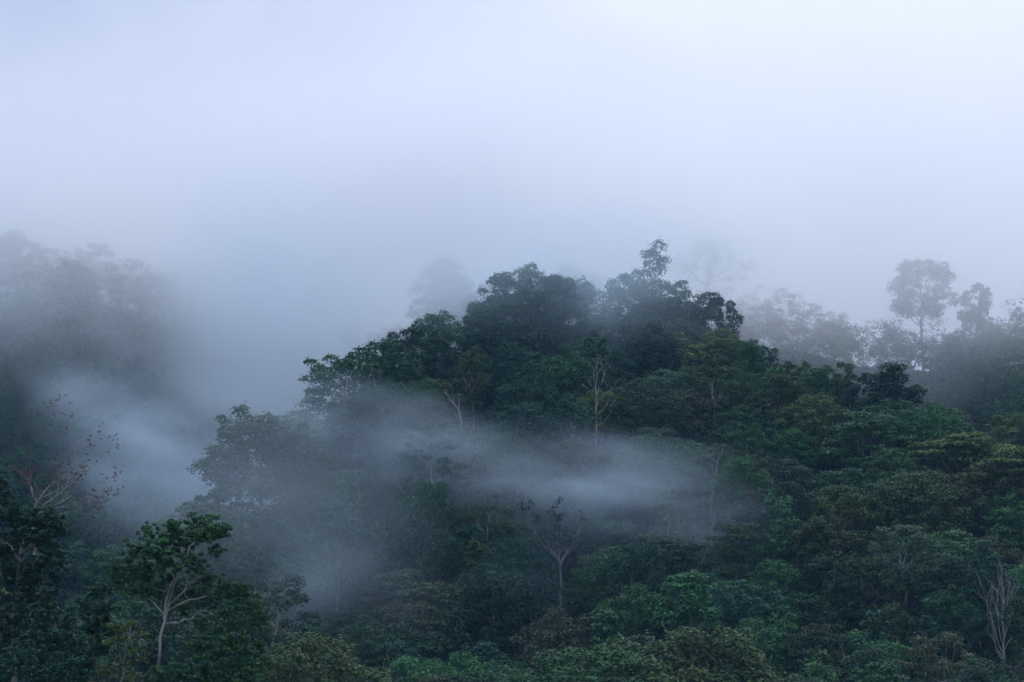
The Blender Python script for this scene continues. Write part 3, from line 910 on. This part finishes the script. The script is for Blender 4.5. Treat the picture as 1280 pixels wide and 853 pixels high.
if MASS:
    o = forest_mass("distant_forest", [(t['x'], t['y'], t['z'], t['H'], t['R'], tint, t['kind'] if t['kind'] not in ('fine', 'near', 'open') else 'domed', 1600, .6) for t, tint in MASS], 1, 3)
    o['label'] = "mass of smaller forest crowns on the fog-covered hillsides"

# undergrowth: low leafy thicket over all the slopes, also past the edges of the view
ug = []
for y0, y1, sp, xm in ((225, 520, 5.2, 800), (520, 712, 6.5, 760)):
    y = y0
    while y < y1:
        for x in np.arange(-(xm / F) * y, (xm / F) * y, sp):
            xx, yy = x + rng.uniform(-.5, .5) * sp, y + rng.uniform(-.5, .5) * sp
            z = ground_at(xx, yy)
            R = sp * rng.uniform(.5, .8)
            if hidden(xx, yy, z + 7, 3.0): continue
            ug.append((xx, yy, z - .5, R * rng.uniform(.8, 1.5) * (1 if y0 < 500 else 2.0 if yy < 630 else 2.7), R))
        y += sp
vs, fs, ts, n = [], [], [], 0
r_ = np.random.default_rng(9)
for (x, y, z, H, R) in ug:
    k = 5
    c = np.stack([x + r_.normal(0, R * .4, k), y + r_.normal(0, R * .4, k), z + H * r_.uniform(.3, .9, k)], -1)
    v, f = leaves(r_, c, R * .55, .75, 18 if y < 430 else 30 if y < 630 else 40, .66, shell=(.3, 1.0), stray=.04)
    vs.append(v); fs.append(f + n); n += len(v)
    tint = np.array(TONES[TN[r_.choice(len(TN), p=TW)]]) * r_.uniform(.6, .9)  # leaf colour darkened to paint in extra shade in the gaps between crowns
    ts.append(np.tile(np.array([*tint, 1.0], np.float32), (len(v), 1)))
me = new_mesh("undergrowth", np.concatenate(vs), np.concatenate(fs), M_LEAF_ATTR)
at = me.attributes.new("tint", 'FLOAT_COLOR', 'POINT'); at.data.foreach_set("color", np.concatenate(ts).ravel())
o = link("undergrowth", me); o['kind'] = 'stuff'; o['label'] = "low leafy thicket covering the forest slopes between the trees"
print("undergrowth", len(ug), "faces", n // 4, "mass", len(MASS))

# ------------------------------------------------------------------ haze and mist
def box_mesh(name, x0, x1, y0, y1, z0, z1, mat):
    v = [(x, y, z) for z in (z0, z1) for y in (y0, y1) for x in (x0, x1)]
    return new_mesh(name, v, [(0, 2, 3, 1), (4, 5, 7, 6), (0, 1, 5, 4), (2, 6, 7, 3), (0, 4, 6, 2), (1, 3, 7, 5)], mat)


m_haze = bpy.data.materials.new("haze"); m_haze.use_nodes = True
N, L = m_haze.node_tree.nodes, m_haze.node_tree.links
N.remove(N["Principled BSDF"])
pv = N.new("ShaderNodeVolumePrincipled")
pv.inputs["Color"].default_value = (.30, .65, 1.0, 1)
pv.inputs["Density"].default_value = .00009
L.new(pv.outputs[0], N["Material Output"].inputs["Volume"])
hz = link("haze", box_mesh("haze", -905, 905, -125, 1705, -3.0, 240.0, m_haze))
hz['kind'] = 'stuff'; hz['label'] = "thin blue haze filling the valley air"


def ico(sub=3):
    import bmesh
    bm = bmesh.new(); bmesh.ops.create_icosphere(bm, subdivisions=sub, radius=1.0)
    me = bpy.data.meshes.new("mist"); bm.to_mesh(me); bm.free(); return me


def mist(px, py, d, rx, rz, ry, dens, nscale=.03, lo=.42, hi=.72, roll=0., seed=0., stretch=(1, 1, 1.4), detail=3.0, soft=1.0, step=.7, ragged=.9, g=.45, tint=(.74, .885, 1.0), label=None):
    x, y, z = pix(px, py, d)
    m = bpy.data.materials.new("mist"); m.use_nodes = True
    N, L = m.node_tree.nodes, m.node_tree.links
    N.remove(N["Principled BSDF"])
    pv = N.new("ShaderNodeVolumePrincipled"); pv.inputs["Color"].default_value = (*tint, 1)
    tco = N.new("ShaderNodeTexCoord")
    ln = N.new("ShaderNodeVectorMath"); ln.operation = 'LENGTH'
    wq = N.new("ShaderNodeTexNoise"); wq.inputs["Scale"].default_value = 1.5; wq.inputs["Detail"].default_value = 1.5
    wof = N.new("ShaderNodeVectorMath"); wof.operation = 'ADD'; wof.inputs[1].default_value = (seed * 5.3, seed * 2.9, seed * 8.1)
    wsub = N.new("ShaderNodeVectorMath"); wsub.operation = 'SUBTRACT'; wsub.inputs[1].default_value = (.5, .5, .5)
    wsc = N.new("ShaderNodeVectorMath"); wsc.operation = 'SCALE'; wsc.inputs["Scale"].default_value = ragged
    wad = N.new("ShaderNodeVectorMath"); wad.operation = 'ADD'
    L.new(tco.outputs["Object"], wof.inputs[0]); L.new(wof.outputs[0], wq.inputs["Vector"])
    L.new(wq.outputs["Color"], wsub.inputs[0]); L.new(wsub.outputs[0], wsc.inputs[0])
    L.new(tco.outputs["Object"], wad.inputs[0]); L.new(wsc.outputs[0], wad.inputs[1])
    L.new((wad if ragged else tco).outputs[0 if ragged else 'Object'], ln.inputs[0])
    l0 = N.new("ShaderNodeVectorMath"); l0.operation = 'LENGTH'; L.new(tco.outputs["Object"], l0.inputs[0])
    edge = N.new("ShaderNodeMapRange"); edge.inputs["From Min"].default_value = 1.0; edge.inputs["From Max"].default_value = .8
    L.new(l0.outputs["Value"], edge.inputs["Value"])
    fo = N.new("ShaderNodeMapRange"); fo.interpolation_type = 'SMOOTHSTEP'
    fo.inputs["From Min"].default_value = 1.0; fo.inputs["From Max"].default_value = 1 - soft
    L.new(ln.outputs["Value"], fo.inputs["Value"])
    ge = N.new("ShaderNodeNewGeometry")
    mp = N.new("ShaderNodeMapping"); mp.inputs["Location"].default_value = (seed * 13.7, seed * 7.1, seed * 3.3)
    mp.inputs["Scale"].default_value = tuple(nscale * q for q in stretch)
    mp.inputs["Rotation"].default_value = (0, roll, 0)
    no = N.new("ShaderNodeTexNoise"); no.inputs["Scale"].default_value = 1.0; no.inputs["Detail"].default_value = detail
    no.inputs["Roughness"].default_value = .55
    L.new(ge.outputs["Position"], mp.inputs["Vector"]); L.new(mp.outputs["Vector"], no.inputs["Vector"])
    mr = N.new("ShaderNodeMapRange"); mr.interpolation_type = 'SMOOTHSTEP'
    mr.inputs["From Min"].default_value = lo; mr.inputs["From Max"].default_value = hi
    mr.inputs["To Min"].default_value = .06
    L.new(no.outputs["Fac"], mr.inputs["Value"])
    a = N.new("ShaderNodeMath"); a.operation = 'MULTIPLY'
    e2 = N.new("ShaderNodeMath"); e2.operation = 'MULTIPLY'
    L.new(fo.outputs["Result"], e2.inputs[0]); L.new(edge.outputs["Result"], e2.inputs[1])
    L.new(e2.outputs[0], a.inputs[0]); L.new(mr.outputs["Result"], a.inputs[1])
    b = N.new("ShaderNodeMath"); b.operation = 'MULTIPLY'; b.inputs[1].default_value = dens
    L.new(a.outputs[0], b.inputs[0]); L.new(b.outputs[0], pv.inputs["Density"])
    L.new(pv.outputs[0], N["Material Output"].inputs["Volume"])
    m.cycles.volume_step_rate = step
    me = ico(3); me.materials.append(m)
    o = link("mist", me)
    o.location = (x, y, z); o.scale = (rx * d / F, ry, rz * d / F); o.rotation_euler = (0, -roll, 0)
    pv.inputs['Anisotropy'].default_value = g
    o['kind'] = 'stuff'; o['label'] = label or "drifting bank of white mist"
    return o


FAR = (.88, .95, 1.0)
# fog over and before the far ridges
mist(640, 245, 645, 1400, 290, 125, .050, .012, .15, .85, 0, 1, detail=1, ragged=0, g=.72, tint=(.97, .985, 1.0), label="fog veiling the far ridges and the sky above them")
mist(70, 430, 590, 400, 210, 90, .015, .02, .28, .70, -.4, 2, detail=3, ragged=.6, g=.6, tint=FAR, label="fog veiling the side hill")
# bank rising out of the gap between the hills
mist(345, 400, 570, 190, 230, 85, .06, .022, .18, .62, .4, 3, detail=3, ragged=.5, g=.72, tint=(.91, .965, 1.0), label="thick fog rising from the gap between the hills")
# fog behind the descending ridge
mist(1150, 430, 592, 420, 150, 60, .006, .02, .22, .68, .3, 4, detail=3, ragged=.5, g=.6, tint=FAR, label="fog lying behind the descending ridge")
# a breath of cloud over the crest itself
mist(700, 360, 474, 450, 150, 32, .042, .03, .25, .75, 0, 11, detail=3, ragged=.5, g=.5, label="thin cloud brushing the crest of the hill")
# stream of mist down the gap before the side hill
mist(225, 570, 445, 310, 130, 42, .052, .05, .35, .76, -.55, 5, stretch=(.7, .4, 1.5), detail=5, ragged=.7, label="stream of mist sliding down the gap")
mist(390, 735, 345, 150, 80, 24, .018, .05, .36, .76, .8, 6, stretch=(.6, .4, 1.7), detail=5, ragged=.7, label="tail of mist beside the low spur")
mist(305, 625, 318, 340, 180, 50, .0100, .04, .28, .76, -.4, 7, stretch=(.8, .5, 1.5), detail=4, ragged=.7, label="thin mist behind the nearest trees")
# wisps over the face of the hill
mist(480, 565, 394, 330, 105, 28, .034, .07, .40, .80, -.3, 8, stretch=(.5, .35, 1.6), detail=6, step=.5, ragged=.7, label="torn wisps of mist over the hill face")
mist(650, 602, 386, 320, 85, 24, .030, .10, .40, .80, -.2, 13, stretch=(.5, .35, 1.6), detail=6, step=.5, ragged=.7, label="ragged strand of mist drifting across the slope")
mist(790, 622, 384, 340, 98, 26, .062, .085, .37, .84, -.2, 9, stretch=(.5, .35, 1.6), detail=6, step=.5, ragged=.95, label="bright patch of mist caught among the trees")
mist(690, 705, 364, 180, 70, 18, .028, .08, .40, .80, .3, 10, stretch=(.6, .35, 1.6), detail=5, step=.5, ragged=.7, label="faint mist pooled behind the lower trees")

print("TRIS total", sum(len(m.polygons) * 2 for m in bpy.data.meshes), "placed", sum(len(o.data.polygons) * 2 for o in col.objects if o.type == 'MESH'), "fill", len(fill), "land", len(LAND), "mass", len(MASS), "ug", len(ug))
